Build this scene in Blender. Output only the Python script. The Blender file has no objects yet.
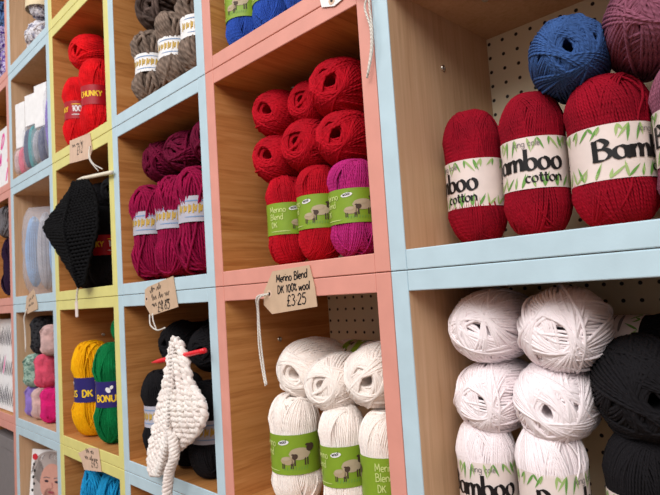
import bpy, math, random
from mathutils import Vector, Matrix, Quaternion
sin, cos, pi, sqrt = math.sin, math.cos, math.pi, math.sqrt
R_ = math.radians
U = 0.35            # one cubby is 0.35 m wide
HR = 0.9684         # cubby height in cubby widths
T = 0.064           # board thickness
D = 0.625           # inner depth
COL = bpy.context.scene.collection

# ------------------------------------------------------------------ materials
def lin(c):
    return tuple((v / 12.92 if v <= .04045 else ((v + .055) / 1.055) ** 2.4) for v in [x / 255 for x in c]) + (1,)

class NT:
    def __init__(s, name):
        s.m = bpy.data.materials.new(name); s.m.use_nodes = True
        s.t = s.m.node_tree; s.n = s.t.nodes; s.b = s.n['Principled BSDF']
    def add(s, kind, **kw):
        n = s.n.new(kind)
        for k, v in kw.items(): setattr(n, k, v)
        return n
    def link(s, a, b): s.t.links.new(a, b)
    def math(s, op, a, b=None, c=None):
        n = s.add('ShaderNodeMath', operation=op)
        for i, v in enumerate((a, b, c)):
            if v is None: continue
            if isinstance(v, (int, float)): n.inputs[i].default_value = v
            else: s.link(v, n.inputs[i])
        return n.outputs[0]
    def ramp(s, fac, stops):
        n = s.add('ShaderNodeValToRGB'); e = n.color_ramp.elements
        while len(e) < len(stops): e.new(.5)
        for q, (p, c) in zip(e, stops): q.position = p; q.color = lin(c)
        s.link(fac, n.inputs[0]); return n.outputs[0]
    def noise(s, vec, scale, detail=3, rough=.5):
        n = s.add('ShaderNodeTexNoise'); n.inputs['Scale'].default_value = scale
        n.inputs['Detail'].default_value = detail; n.inputs['Roughness'].default_value = rough
        if vec is not None: s.link(vec, n.inputs['Vector'])
        return n.outputs['Fac']
    def mapping(s, vec, scale=(1, 1, 1), loc=None):
        n = s.add('ShaderNodeMapping'); n.inputs['Scale'].default_value = scale
        s.link(vec, n.inputs['Vector'])
        if loc is not None: s.link(loc, n.inputs['Location'])
        return n.outputs[0]
    def bump(s, h, strength, dist=.001):
        n = s.add('ShaderNodeBump'); n.inputs['Strength'].default_value = strength; n.inputs['Distance'].default_value = dist
        s.link(h, n.inputs['Height']); s.link(n.outputs[0], s.b.inputs['Normal'])

MC = {}
def plain(name, c, rough=.6, spec=.3):
    if name in MC: return MC[name]
    k = NT(name); k.b.inputs['Roughness'].default_value = rough; k.b.inputs['Specular IOR Level'].default_value = spec
    tc = k.add('ShaderNodeTexCoord'); f = k.noise(tc.outputs['Object'], 60, 2)
    k.link(k.ramp(f, [(.3, [v * .97 for v in c]), (.7, [min(255, v * 1.02) for v in c])]), k.b.inputs['Base Color'])
    MC[name] = k.m; return k.m

def paint(name, c):
    k = NT(name); k.b.inputs['Roughness'].default_value = .42; k.b.inputs['Specular IOR Level'].default_value = .35
    tc = k.add('ShaderNodeTexCoord'); f = k.noise(k.mapping(tc.outputs['Object'], (9, 9, 9)), 3, 3)
    k.link(k.ramp(f, [(.3, [v * .975 for v in c]), (.7, [min(255, v * 1.02) for v in c])]), k.b.inputs['Base Color'])
    g = k.noise(tc.outputs['Object'], 420, 2); k.bump(g, .12, .0006)
    MC[name] = k.m; return k.m

def wood(name, dark, mid, light, axis='Y'):
    k = NT(name); k.b.inputs['Roughness'].default_value = .5; k.b.inputs['Specular IOR Level'].default_value = .3
    tc = k.add('ShaderNodeTexCoord'); oi = k.add('ShaderNodeObjectInfo')
    off = k.add('ShaderNodeCombineXYZ'); r = k.math('MULTIPLY', oi.outputs['Random'], 37.0)
    for i in range(3): k.link(r, off.inputs[i])
    sc = (26, 2.2, 26) if axis == 'Y' else (26, 26, 1.8)
    v = k.mapping(tc.outputs['Object'], sc, off.outputs[0])
    n1 = k.noise(v, 1.3, 5, .6)
    sc2 = (210, 7, 210) if axis == 'Y' else (210, 210, 7)
    n2 = k.noise(k.mapping(tc.outputs['Object'], sc2, off.outputs[0]), 1.0, 3, .6)
    w = k.math('ADD', k.math('MULTIPLY', n1, .5), k.math('MULTIPLY', n2, .5))
    rings = k.math('SINE', k.math('MULTIPLY', n1, 42.0))
    w = k.math('ADD', w, k.math('MULTIPLY', rings, .05))
    k.link(k.ramp(w, [(.28, dark), (.5, mid), (.72, light)]), k.b.inputs['Base Color'])
    k.bump(n2, .12, .0005)
    MC[name] = k.m; return k.m

def pegboard():
    k = NT('pegboard'); k.b.inputs['Roughness'].default_value = .6
    tc = k.add('ShaderNodeTexCoord'); s = k.add('ShaderNodeSeparateXYZ'); k.link(tc.outputs['Object'], s.inputs[0])
    def cell(o): return k.math('SUBTRACT', k.math('FRACT', k.math('MULTIPLY', o, 1 / .0199)), .5)
    a, b = cell(s.outputs['X']), cell(s.outputs['Z'])
    d = k.math('SQRT', k.math('ADD', k.math('MULTIPLY', a, a), k.math('MULTIPLY', b, b)))
    k.link(k.ramp(d, [(.105, (28, 20, 16)), (.135, (226, 212, 182))]), k.b.inputs['Base Color'])
    MC['pegboard'] = k.m; return k.m

def yarn(name, c, ply=.45, var=.12, stops=None, sheen=.25, vscale=30):
    k = NT(name); k.b.inputs['Roughness'].default_value = .88; k.b.inputs['Specular IOR Level'].default_value = .15
    k.b.inputs['Sheen Weight'].default_value = sheen; k.b.inputs['Sheen Roughness'].default_value = .5
    k.b.inputs['Sheen Tint'].default_value = lin([min(255, v * 1.15 + 12) for v in c])
    tc = k.add('ShaderNodeTexCoord'); s = k.add('ShaderNodeSeparateXYZ'); k.link(tc.outputs['UV'], s.inputs[0])
    tw = k.math('SINE', k.math('MULTIPLY', k.math('ADD', k.math('MULTIPLY', s.outputs['X'], .55), k.math('MULTIPLY', s.outputs['Y'], 2.0)), 2 * pi))
    f = k.noise(tc.outputs['Object'], vscale, 3)
    if stops: f2 = k.ramp(f, stops)
    else: f2 = k.ramp(f, [(.3, [v * (1 - var) for v in c]), (.7, [min(255, v * (1 + var)) for v in c])])
    mx = k.add('ShaderNodeMix', data_type='RGBA', blend_type='MULTIPLY')
    k.link(k.math('MULTIPLY_ADD', tw, -.5 * ply, .5 * ply), mx.inputs[0])
    k.link(f2, mx.inputs[6]); mx.inputs[7].default_value = (.5, .5, .5, 1)
    k.link(mx.outputs[2], k.b.inputs['Base Color'])
    fz = k.noise(tc.outputs['Object'], 900, 1)
    k.bump(k.math('ADD', tw, k.math('MULTIPLY', fz, .8)), ply, .0008)
    MC[name] = k.m; return k.m

def plastic(name, c, alpha):
    k = NT(name)
    tr = k.add('ShaderNodeBsdfTransparent'); tr.inputs[0].default_value = (.97, .97, .98, 1)
    k.b.inputs['Base Color'].default_value = lin(c); k.b.inputs['Roughness'].default_value = .18
    mx = k.add('ShaderNodeMixShader'); mx.inputs[0].default_value = alpha
    k.link(tr.outputs[0], mx.inputs[1]); k.link(k.b.outputs[0], mx.inputs[2])
    k.link(mx.outputs[0], k.n['Material Output'].inputs['Surface'])
    MC[name] = k.m; return k.m

PAINT = {'blue': paint('blue_paint', (187, 210, 220)), 'pink': paint('pink_paint', (220, 151, 136)), 'yellow': paint('yellow_paint', (222, 214, 132))}
WOOD = {'honey': wood('honey_veneer', (160, 100, 50), (194, 132, 74), (210, 152, 94)),
        'beige': wood('beige_veneer', (190, 150, 114), (206, 168, 132), (216, 180, 146), 'Z')}
pegboard()
metal = NT('screw_metal'); metal.b.inputs['Metallic'].default_value = 1; metal.b.inputs['Roughness'].default_value = .3
metal.b.inputs['Base Color'].default_value = lin((205, 200, 190)); MC['metal'] = metal.m
Y = {
 'red': yarn('crimson_yarn', (148, 10, 34), .35), 'scarlet': yarn('scarlet_yarn', (188, 14, 34), .4),
 'bright': yarn('bright_red_yarn', (226, 22, 30), .3), 'blue': yarn('denim_yarn', (60, 92, 148), .4),
 'royal': yarn('royal_blue_yarn', (48, 84, 178), .35), 'mauve': yarn('mauve_yarn', (142, 84, 104), .4),
 'magenta': yarn('magenta_yarn', (186, 40, 118), .4), 'white': yarn('white_yarn', (252, 239, 241), .06, .02),
 'cream': yarn('cream_yarn', (255, 241, 233), .12, .02), 'black': yarn('black_yarn', (26, 24, 27), .3, .1, sheen=.12),
 'brown': yarn('taupe_yarn', (128, 110, 98), .75, .2), 'darkbrown': yarn('dark_taupe_yarn', (92, 76, 70), .75, .18),
 'burgundy': yarn('raspberry_yarn', (150, 14, 66), .5), 'wine': yarn('wine_yarn', (112, 14, 52), .5),
 'gold': yarn('golden_yellow_yarn', (255, 178, 10), .12, .06), 'green': yarn('emerald_yarn', (6, 116, 62), .3),
 'turquoise': yarn('turquoise_yarn', (30, 150, 205), .4), 'plum': yarn('plum_yarn', (44, 26, 52), .4),
 'mint': yarn('mint_yarn', (150, 190, 170), .5, stops=[(.35, (84, 128, 116)), (.5, (196, 222, 206)), (.62, (120, 160, 146))], vscale=60),
 'coral': yarn('coral_pink_yarn', (232, 92, 120), .3), 'hotpink': yarn('hot_pink_yarn', (224, 40, 124), .3),
 'lilac': yarn('lilac_yarn', (158, 132, 212), .3), 'pinkish': yarn('pale_pink_yarn', (226, 190, 186), .4),
 'greyblack': yarn('charcoal_yarn', (50, 50, 54), .5, stops=[(.38, (18, 18, 22)), (.5, (70, 70, 74)), (.62, (24, 24, 28))], vscale=70),
 'greywhite': yarn('grey_white_yarn', (214, 212, 222), .4, stops=[(.36, (128, 126, 150)), (.46, (226, 224, 234)), (.58, (246, 244, 250)), (.68, (160, 158, 180))], vscale=55),
 'purplemix': yarn('purple_white_yarn', (130, 90, 180), .4, stops=[(.38, (84, 50, 150)), (.48, (236, 230, 246)), (.58, (120, 80, 190)), (.66, (60, 40, 110))], vscale=70),
 'bluemix': yarn('blue_black_yarn', (90, 130, 190), .4, stops=[(.38, (34, 44, 80)), (.48, (130, 170, 222)), (.58, (60, 90, 160)), (.66, (20, 24, 44))], vscale=70),
 'skyblue': yarn('sky_blue_yarn', (120, 176, 228), .4), 'teal': yarn('teal_yarn', (40, 152, 158), .4),
 'navy': yarn('slate_navy_yarn', (60, 72, 110), .4), 'violet': yarn('violet_yarn', (124, 92, 190), .4),
 'peach': yarn('peach_yarn', (226, 168, 140), .4), 'silver': yarn('silver_grey_yarn', (176, 176, 184), .5),
 'knitwhite': yarn('knitted_white_yarn', (255, 240, 233), .35, .03, sheen=.5), 'knitblack': yarn('knitted_black_yarn', (11, 10, 12), .2, .1, sheen=.03),
 'string': yarn('white_string', (232, 224, 214), .5, .04), 'grey': yarn('grey_yarn', (120, 116, 120), .4),
}
PAPER = plain('ivory_band_paper', (230, 214, 208), .5); INK = plain('black_ink', (22, 18, 20), .5)
GREYINK = plain('grey_ink', (124, 116, 116), .5); LEAF = plain('leaf_green_ink', (160, 186, 116), .5); LEAF2 = plain('dark_leaf_ink', (104, 154, 72), .5)
LIME = plain('lime_band_paper', (130, 160, 44), .45); PALE = plain('pale_ink', (200, 214, 132), .5); WHITEP = plain('white_paper', (240, 238, 238), .5)
WOOL = plain('sheep_wool_print', (176, 156, 124), .6); WOOLD = plain('sheep_dark_print', (74, 56, 46), .6); WOOLL = plain('sheep_light_print', (184, 166, 138), .6)
KRAFT = plain('kraft_card', (202, 172, 144), .8); KRAFT2 = plain('pale_kraft_card', (216, 184, 160), .8)
REDP = plain('red_band_paper', (168, 12, 30), .45); GOLDINK = plain('yellow_ink', (250, 206, 40), .5)
NAVYP = plain('navy_band_paper', (44, 36, 108), .45); GREYP = plain('pale_grey_band_paper', (184, 182, 194), .5); OCHRE = plain('ochre_ink', (196, 160, 70), .5)
PINKINK = plain('pink_ink', (238, 58, 160), .5); SKIN = plain('printed_skin', (206, 152, 136), .5); HAIR = plain('printed_hair', (176, 164, 160), .5)
HAIRD = plain('printed_hair_shade', (112, 100, 102), .5); LIPS = plain('printed_lips', (158, 74, 84), .5); EYE = plain('printed_eye', (60, 44, 52), .5)
BLUEP = plain('blue_spine', (92, 158, 196), .5); REDDOT = plain('red_print', (206, 44, 58), .5); GREYBOX = plain('grey_board', (128, 122, 122), .7)
CREAMP = plain('cream_paper', (226, 208, 172), .5); BLUEINK = plain('blue_ink', (120, 150, 190), .5); DARKINK = plain('dark_stripe_ink', (54, 44, 62), .5)
NEEDR = plain('red_plastic', (226, 24, 40), .25, .5); NEEDW = plain('ivory_plastic', (232, 222, 200), .3, .5)
BAG = plastic('clear_plastic_film', (235, 236, 244), .16); BAG2 = plastic('cloudy_plastic_film', (226, 224, 232), .3)

# ------------------------------------------------------------------ mesh builder
class MB:
    def __init__(s): s.v = []; s.f = []; s.m = []; s.uv = []; s.mats = []
    def mi(s, mat):
        if mat not in s.mats: s.mats.append(mat)
        return s.mats.index(mat)
    def quadstrip(s, a, b, mat):
        i0 = len(s.v); k = s.mi(mat)
        for p, q in zip(a, b): s.v += [p, q]
        for i in range(len(a) - 1):
            s.f.append((i0 + 2 * i, i0 + 2 * i + 1, i0 + 2 * i + 3, i0 + 2 * i + 2)); s.m.append(k); s.uv.append(None)
    def grid(s, rows, mat, closed=False):
        i0 = len(s.v); k = s.mi(mat); n = len(rows[0])
        for r in rows: s.v += r
        for i in range(len(rows) - 1):
            for j in range(n if closed else n - 1):
                j2 = (j + 1) % n
                s.f.append((i0 + i * n + j, i0 + i * n + j2, i0 + (i + 1) * n + j2, i0 + (i + 1) * n + j)); s.m.append(k); s.uv.append(None)
    def poly(s, pts, mat):
        i0 = len(s.v); s.v += pts; s.f.append(tuple(range(i0, i0 + len(pts)))); s.m.append(s.mi(mat)); s.uv.append(None)
    def tube(s, pts, rad, mat, sides=5, closed=False):
        pts = [Vector(p) for p in pts]; n = len(pts); i0 = len(s.v); k = s.mi(mat)
        rr = rad if isinstance(rad, (list, tuple)) else [rad] * n
        def tan(i):
            a = pts[(i - 1) % n] if closed or i > 0 else pts[i]; b = pts[(i + 1) % n] if closed or i < n - 1 else pts[i]
            t = b - a; return t.normalized() if t.length > 1e-9 else Vector((0, 0, 1))
        t0 = tan(0); nv = t0.orthogonal().normalized(); L = 0; ls = []
        for i in range(n):
            t = tan(i); nv = (nv - t * nv.dot(t)); nv = nv.normalized() if nv.length > 1e-9 else t.orthogonal().normalized()
            bv = t.cross(nv)
            if i: L += (pts[i] - pts[i - 1]).length
            ls.append(L / (2 * max(rr[i], 1e-5)))
            for j in range(sides):
                a = 2 * pi * j / sides; s.v.append(tuple(pts[i] + (nv * cos(a) + bv * sin(a)) * rr[i]))
        for i in range(n if closed else n - 1):
            i2 = (i + 1) % n; u0 = ls[i]; u1 = ls[i2] if i2 else ls[i] + (pts[0] - pts[i]).length / (2 * rr[0])
            for j in range(sides):
                j2 = (j + 1) % sides
                s.f.append((i0 + i * sides + j, i0 + i * sides + j2, i0 + i2 * sides + j2, i0 + i2 * sides + j)); s.m.append(k)
                s.uv.append(((u0, j / sides), (u0, (j + 1) / sides), (u1, (j + 1) / sides), (u1, j / sides)))
        if not closed:
            for e in (0, n - 1):
                s.f.append(tuple(i0 + e * sides + j for j in (range(sides) if e else reversed(range(sides))))); s.m.append(k); s.uv.append(None)
    def box(s, lo, hi, mat, bev=0):
        x0, y0, z0 = lo; x1, y1, z1 = hi; b = bev
        if not b:
            c = [(x, y, z) for x in (x0, x1) for y in (y0, y1) for z in (z0, z1)]
            i0 = len(s.v); s.v += c; k = s.mi(mat)
            for f in ((0, 1, 3, 2), (4, 6, 7, 5), (0, 4, 5, 1), (2, 3, 7, 6), (0, 2, 6, 4), (1, 5, 7, 3)):
                s.f.append(tuple(i0 + q for q in f)); s.m.append(k); s.uv.append(None)
            return
        def ring(y, e): return [(x0 + e, y, z0 + e), (x1 - e, y, z0 + e), (x1 - e, y, z1 - e), (x0 + e, y, z1 - e)]
        R4 = [ring(y0, b), ring(y0 + b * .35, b * .35), ring(y0 + b, 0), ring(y1, 0)]   # front arris rounded
        s.grid(R4, mat, True); s.poly(list(reversed(R4[0])), mat); s.poly(R4[3], mat)
    def mesh(s, name, smooth=True):
        me = bpy.data.meshes.new(name); me.from_pydata([tuple(v) for v in s.v], [], s.f)
        for m in s.mats: me.materials.append(m)
        me.polygons.foreach_set('material_index', s.m)
        if smooth: me.polygons.foreach_set('use_smooth', [True] * len(s.f))
        if any(u for u in s.uv):
            uvl = me.uv_layers.new(name='UVMap'); fl = []
            for f, u in zip(s.f, s.uv):
                if u: 
                    for q in u: fl += q
                else: fl += [0.0, 0.0] * len(f)
            uvl.data.foreach_set('uv', fl)
        me.update(); return me

def link(name, data, parent=None, loc=None):
    o = bpy.data.objects.new(name, data); COL.objects.link(o)
    if parent: o.parent = parent
    if loc is not None: o.location = loc
    return o
def tag(o, label, cat, group=None):
    o['label'] = label; o['category'] = cat
    if group: o['group'] = group
    return o
def structure(o): o['kind'] = 'structure'; return o
def P(x, y, z): return Vector((x * U, y * U, z * U))

# ------------------------------------------------------------------ stroke lettering
def circ(cx, cy, rx, ry, a0=90, a1=450, n=14): return [(cx + rx * cos(R_(a0 + (a1 - a0) * i / n)), cy + ry * sin(R_(a0 + (a1 - a0) * i / n))) for i in range(n + 1)]
G = {
 'a': (.95, [circ(.42, .48, .36, .47, 50, 400), [(.76, .95), (.76, .25), (.95, .02)]]),
 'b': (.95, [[(.12, 1.75), (.12, .02)], circ(.48, .48, .36, .47, 170, -190)]),
 'c': (.8, [circ(.45, .48, .36, .47, 45, 315)]),
 'd': (.95, [circ(.42, .48, .36, .47, 0, 360), [(.78, 1.75), (.78, .0)]]),
 'e': (.85, [[(.1, .5), (.74, .5)] , circ(.43, .48, .35, .47, 0, 310)]),
 'f': (.6, [[(.6, 1.65), (.36, 1.6), (.28, 1.2), (.28, 0)], [(.05, .95), (.55, .95)]]),
 'g': (.95, [circ(.42, .48, .36, .47, 0, 360), [(.78, .95), (.78, -.3), (.45, -.6), (.1, -.4)]]),
 'h': (.95, [[(.12, 1.75), (.12, 0)], [(.12, .6), (.45, .98), (.76, .7), (.76, 0)]]),
 'i': (.35, [[(.16, .95), (.16, 0)], [(.16, 1.3), (.18, 1.4)]]),
 'k': (.85, [[(.12, 1.75), (.12, 0)], [(.7, .95), (.14, .42)], [(.3, .55), (.75, 0)]]),
 'l': (.35, [[(.16, 1.75), (.16, 0)]]),
 'm': (1.35, [[(.1, 1), (.12, 0)], [(.12, .6), (.38, .98), (.62, .75), (.62, 0)], [(.62, .6), (.9, .98), (1.14, .75), (1.16, 0)]]),
 'n': (.95, [[(.1, 1), (.12, 0)], [(.12, .6), (.45, .98), (.76, .7), (.78, 0)]]),
 'o': (.95, [circ(.45, .48, .36, .48)]),
 'p': (.95, [[(.12, 1), (.12, -.6)], circ(.48, .48, .36, .47, 170, -190)]),
 'r': (.65, [[(.1, 1), (.12, 0)], [(.12, .55), (.35, .95), (.62, .9)]]),
 's': (.75, [[(.65, .85), (.35, .98), (.12, .75), (.4, .5), (.66, .25), (.4, 0), (.08, .12)]]),
 't': (.65, [[(.28, 1.45), (.28, .25), (.55, .02)], [(.02, .98), (.6, .98)]]),
 'u': (.95, [[(.1, .98), (.12, .25), (.4, 0), (.74, .3)], [(.76, .98), (.78, 0)]]),
 'w': (1.25, [[(.05, .98), (.3, 0)], [(.3, 0), (.58, .9)], [(.58, .9), (.85, 0)], [(.85, 0), (1.12, .98)]]),
 'y': (.85, [[(.08, .98), (.4, .1)], [(.75, .98), (.2, -.6)]]),
 'A': (1.15, [[(.02, 0), (.5, 1.6)], [(.5, 1.6), (1.0, 0)], [(.22, .6), (.8, .6)]]),
 'B': (1.15, [[(.18, 1.6), (.2, 0)], [(.0, 1.45), (.5, 1.62), (.86, 1.3), (.62, .92), (.2, .88)], [(.2, .88), (.8, .82), (1.02, .42), (.7, .03), (.02, .02)]]),
 'C': (1.1, [circ(.58, .8, .48, .8, 50, 310)]),
 'D': (1.15, [[(.15, 1.6), (.15, 0)], [(.05, 1.6), (.6, 1.58), (1.0, .8), (.6, .02), (.05, 0)]]),
 'H': (1.15, [[(.15, 1.6), (.15, 0)], [(.95, 1.6), (.95, 0)], [(.15, .82), (.95, .82)]]),
 'I': (.4, [[(.2, 1.6), (.2, 0)]]),
 'K': (1.1, [[(.15, 1.6), (.15, 0)], [(.9, 1.6), (.18, .7)], [(.4, .95), (.98, 0)]]),
 'M': (1.4, [[(.12, 0), (.2, 1.6)], [(.2, 1.6), (.65, .4)], [(.65, .4), (1.1, 1.6)], [(1.1, 1.6), (1.2, 0)]]),
 'N': (1.2, [[(.15, 0), (.15, 1.6)], [(.15, 1.6), (.98, 0)], [(.98, 0), (.98, 1.6)]]),
 'O': (1.25, [circ(.6, .8, .5, .8)]),
 'S': (1.0, [[(.88, 1.4), (.5, 1.6), (.12, 1.25), (.5, .82), (.88, .4), (.5, 0), (.06, .22)]]),
 'U': (1.15, [[(.15, 1.6), (.15, .45), (.55, 0), (.95, .45), (.95, 1.6)]]),
 'Y': (1.1, [[(.05, 1.6), (.52, .8)], [(1.0, 1.6), (.52, .8)], [(.52, .8), (.52, 0)]]),
 '0': (1.0, [circ(.48, .8, .38, .8)]), '1': (.6, [[(.1, 1.3), (.34, 1.6)], [(.34, 1.6), (.34, 0)]]),
 '2': (1.0, [[(.1, 1.25), (.45, 1.62), (.82, 1.25), (.5, .6), (.06, 0)], [(.06, 0), (.9, .02)]]),
 '3': (.95, [[(.1, 1.5), (.5, 1.6), (.76, 1.25), (.4, .85)], [(.4, .85), (.85, .55), (.6, .03), (.05, .1)]]),
 '4': (1.0, [[(.6, 1.6), (.05, .5)], [(.05, .5), (.92, .5)], [(.66, 1.0), (.66, 0)]]),
 '5': (.95, [[(.8, 1.6), (.2, 1.58)], [(.2, 1.58), (.16, .95)], [(.16, .95), (.6, 1.0), (.85, .55), (.55, .02), (.05, .12)]]),
 '6': (.95, [[(.7, 1.6), (.25, 1.0), (.1, .4), (.45, 0), (.8, .35), (.5, .8), (.14, .5)]]),
 '%': (.9, [[(.1, .2), (.7, 1.5)], circ(.15, 1.35, .12, .16), circ(.7, .25, .12, .16)]),
 '\u00a3': (1.0, [[(.85, 1.35), (.55, 1.62), (.3, 1.3), (.36, .6), (.1, .02)], [(.1, .02), (.9, .05)], [(.08, .8), (.68, .8)]]),
 '.': (.4, [[(.14, .02), (.2, .1)]]), '\u00b7': (.45, [[(.18, .72), (.24, .82)]]), ' ': (.6, []),
}
def spline(p, step):
    if len(p) == 2: q = p
    elif len(p) > 10: q = p
    else:
        q = []
        e = [(2 * p[0][0] - p[1][0], 2 * p[0][1] - p[1][1])] + list(p) + [(2 * p[-1][0] - p[-2][0], 2 * p[-1][1] - p[-2][1])]
        for i in range(1, len(e) - 2):
            for k in range(6):
                t = k / 6; a, b, c, d = e[i - 1], e[i], e[i + 1], e[i + 2]
                q.append(tuple(.5 * (2 * b[j] + (c[j] - a[j]) * t + (2 * a[j] - 5 * b[j] + 4 * c[j] - d[j]) * t * t + (3 * b[j] - a[j] - 3 * c[j] + d[j]) * t ** 3) for j in (0, 1)))
        q.append(p[-1])
    out = [q[0]]
    for a, b in zip(q, q[1:]):
        n = max(1, int(math.hypot(b[0] - a[0], b[1] - a[1]) / step))
        out += [(a[0] + (b[0] - a[0]) * k / n, a[1] + (b[1] - a[1]) * k / n) for k in range(1, n + 1)]
    return out
def ribbon(mb, pts, width, mat, mapper, nib=None, taper=None):
    """pts in label plane (u, v); width = pen width; nib = angle of a broad pen; taper = leaf outline"""
    A, B = [], []
    for i, p in enumerate(pts):
        a = pts[max(0, i - 1)]; b = pts[min(len(pts) - 1, i + 1)]
        dx, dy = b[0] - a[0], b[1] - a[1]; l = math.hypot(dx, dy) or 1
        nx, ny = -dy / l, dx / l
        w = width
        if nib is not None: w = width * (.22 + .95 * abs(nx * cos(nib) + ny * sin(nib)))
        if taper: w = width * max(.02, sin(pi * (i / (len(pts) - 1)) ** .75))
        A.append(mapper(p[0] + nx * w / 2, p[1] + ny * w / 2)); B.append(mapper(p[0] - nx * w / 2, p[1] - ny * w / 2))
    mb.quadstrip(A, B, mat)
def text_w(s, x, tr=.0): return sum(G[c][0] * x + tr for c in s)
def write(mb, s, u, v, x, pen, mat, mapper, nib=None, stretch=1., slope=0., jit=0., slant=0., tr=0., rng=random.Random(3)):
    """lettering: x = x-height in metres, u, v = left end of the base line"""
    for ch in s:
        adv, strokes = G[ch]; jy = rng.uniform(-jit, jit) * x
        for st in strokes:
            q = [(u + (a * stretch + b * slant) * x, v + b * x + jy) for a, b in st]
            ribbon(mb, spline(q, max(.0007, x * .12)), pen, mat, mapper, nib)
        u += adv * x * stretch + tr; v += slope * (adv * x * stretch + tr)
    return u
def blob(mb, u, v, a, b, mat, mapper, n=10, rot=0):
    A, B = [], []
    for i in range(n + 1):
        t = -1 + 2 * i / n; h = sqrt(max(0, 1 - t * t))
        pts = []
        for sgn in (1, -1):
            x, y = a * t, sgn * b * max(h, .03)
            pts.append(mapper(u + x * cos(rot) - y * sin(rot), v + x * sin(rot) + y * cos(rot)))
        A.append(pts[0]); B.append(pts[1])
    mb.quadstrip(A, B, mat)

# ------------------------------------------------------------------ balls of yarn
def sstep(a, b, x):
    t = min(1, max(0, (x - a) / (b - a))); return t * t * (3 - 2 * t)
def ball_mesh(name, mat, R, H, d, seed, groups, bandh, pinch=.10, inc=(70, 85), segs=44, sides=4, ex=.56, loose=2, wide=.016):
    rng = random.Random(seed); mb = MB()
    def surf(lat, lon, off):
        c, s = max(0, cos(lat)), sin(lat)
        rho = R * c ** ex; z = H / 2 * math.copysign(abs(s) ** .92, s)
        k = sstep(bandh / 2 - .003, bandh / 2 + wide, abs(z)) if bandh else 1
        rho *= 1 - pinch * (1 - k); off = off * (.3 + .7 * k) if off > 0 else off
        return Vector(((rho + off * c) * cos(lon), (rho + off * c) * sin(lon), z + off * s))
    def loop(om, inc_, off, ph, wob, tx=0.0, ty=0.0):
        pts = []
        for k in range(segs):
            t = 2 * pi * k / segs
            t = t - .22 * sin(2 * t + pi)              # more points where the strand turns round the end
            n = Vector((cos(t), sin(t) * cos(inc_), sin(t) * sin(inc_)))
            n = Vector((n.x * cos(om) - n.y * sin(om), n.x * sin(om) + n.y * cos(om), n.z))
            if tx or ty:                                # the bunch passes the end a little off centre
                n = n + Vector((tx, ty, 0)) * abs(n.z) ** 3; n.normalize()
            lat = math.asin(max(-1, min(1, n.z))); lon = math.atan2(n.y, n.x)
            o = off + d * .16 * sin(3 * t + ph) + wob * max(0, sin(t * 2 + ph)) * (abs(n.z) ** .7)
            if off > d * 1.4: o -= d * 1.1 * abs(n.z) ** 5
            pts.append(surf(lat, lon, o))
        mb.tube(pts, d * .5, mat, sides, True)
    n0 = max(8, int(pi * R / (d * 1.05)))
    for k in range(n0):
        loop(pi * k / n0 * 1.0, R_(rng.uniform(82, 86)), -d * .2, rng.uniform(0, 6), 0)
    for g in range(groups):
        om = rng.uniform(0, 2 * pi); ic = R_(rng.uniform(*inc)); off = d * (.45 + .95 * rng.random())
        n = rng.randint(5, 10) if d < .004 else rng.randint(2, 4)
        a = rng.uniform(0, 2 * pi); r = rng.uniform(0, .26)
        for k in range(n):
            loop(om + k * d * 1.03 / R, ic + R_(rng.uniform(-.8, .8)), off, rng.uniform(0, 6), 0, r * cos(a), r * sin(a))
    for g in range(loose):
        loop(rng.uniform(0, 6), R_(rng.uniform(62, 74)), d * 1.5, rng.uniform(0, 6), d * .6)
    # core with a hollow at either end
    rows = []; lm = R_(84)
    prof = []
    for i in range(25):
        lat = -lm + 2 * lm * i / 24; p = surf(lat, 0, -d * .6); prof.append((max(.001, p.x), p.z))
    top = prof[-1]
    funnel = [(top[0] * .75, top[1] - .006), (top[0] * .6, top[1] - .03), (.001, top[1] - .045)]
    prof = [(r, -z) for r, z in reversed(funnel)] + prof + funnel
    for r, z in prof: rows.append([(r * cos(2 * pi * j / 20), r * sin(2 * pi * j / 20), z) for j in range(20)])
    mb.grid(rows, mat, True)
    return mb.mesh(name)

def band_mesh(name, rad, h, paper, design, ends=1.0):
    mb = MB(); n = 40; rows = []
    for v in (-h / 2, -h / 6, h / 6, h / 2):
        r = rad * (1 + .012 * (abs(v) / (h / 2)) ** 2)
        rows.append([(r * cos(2 * pi * j / n), r * sin(2 * pi * j / n), v) for j in range(n)])
    mb.grid(rows, paper, True)
    def layer(k):
        def mp(u, v):
            r = rad * (1 + .012 * (abs(v) / (h / 2)) ** 2) + .00025 * k + .0002; a = -pi / 2 + u / rad
            return (r * cos(a), r * sin(a), v)
        return mp
    design(mb, layer, rad, h); return mb.mesh(name)

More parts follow.
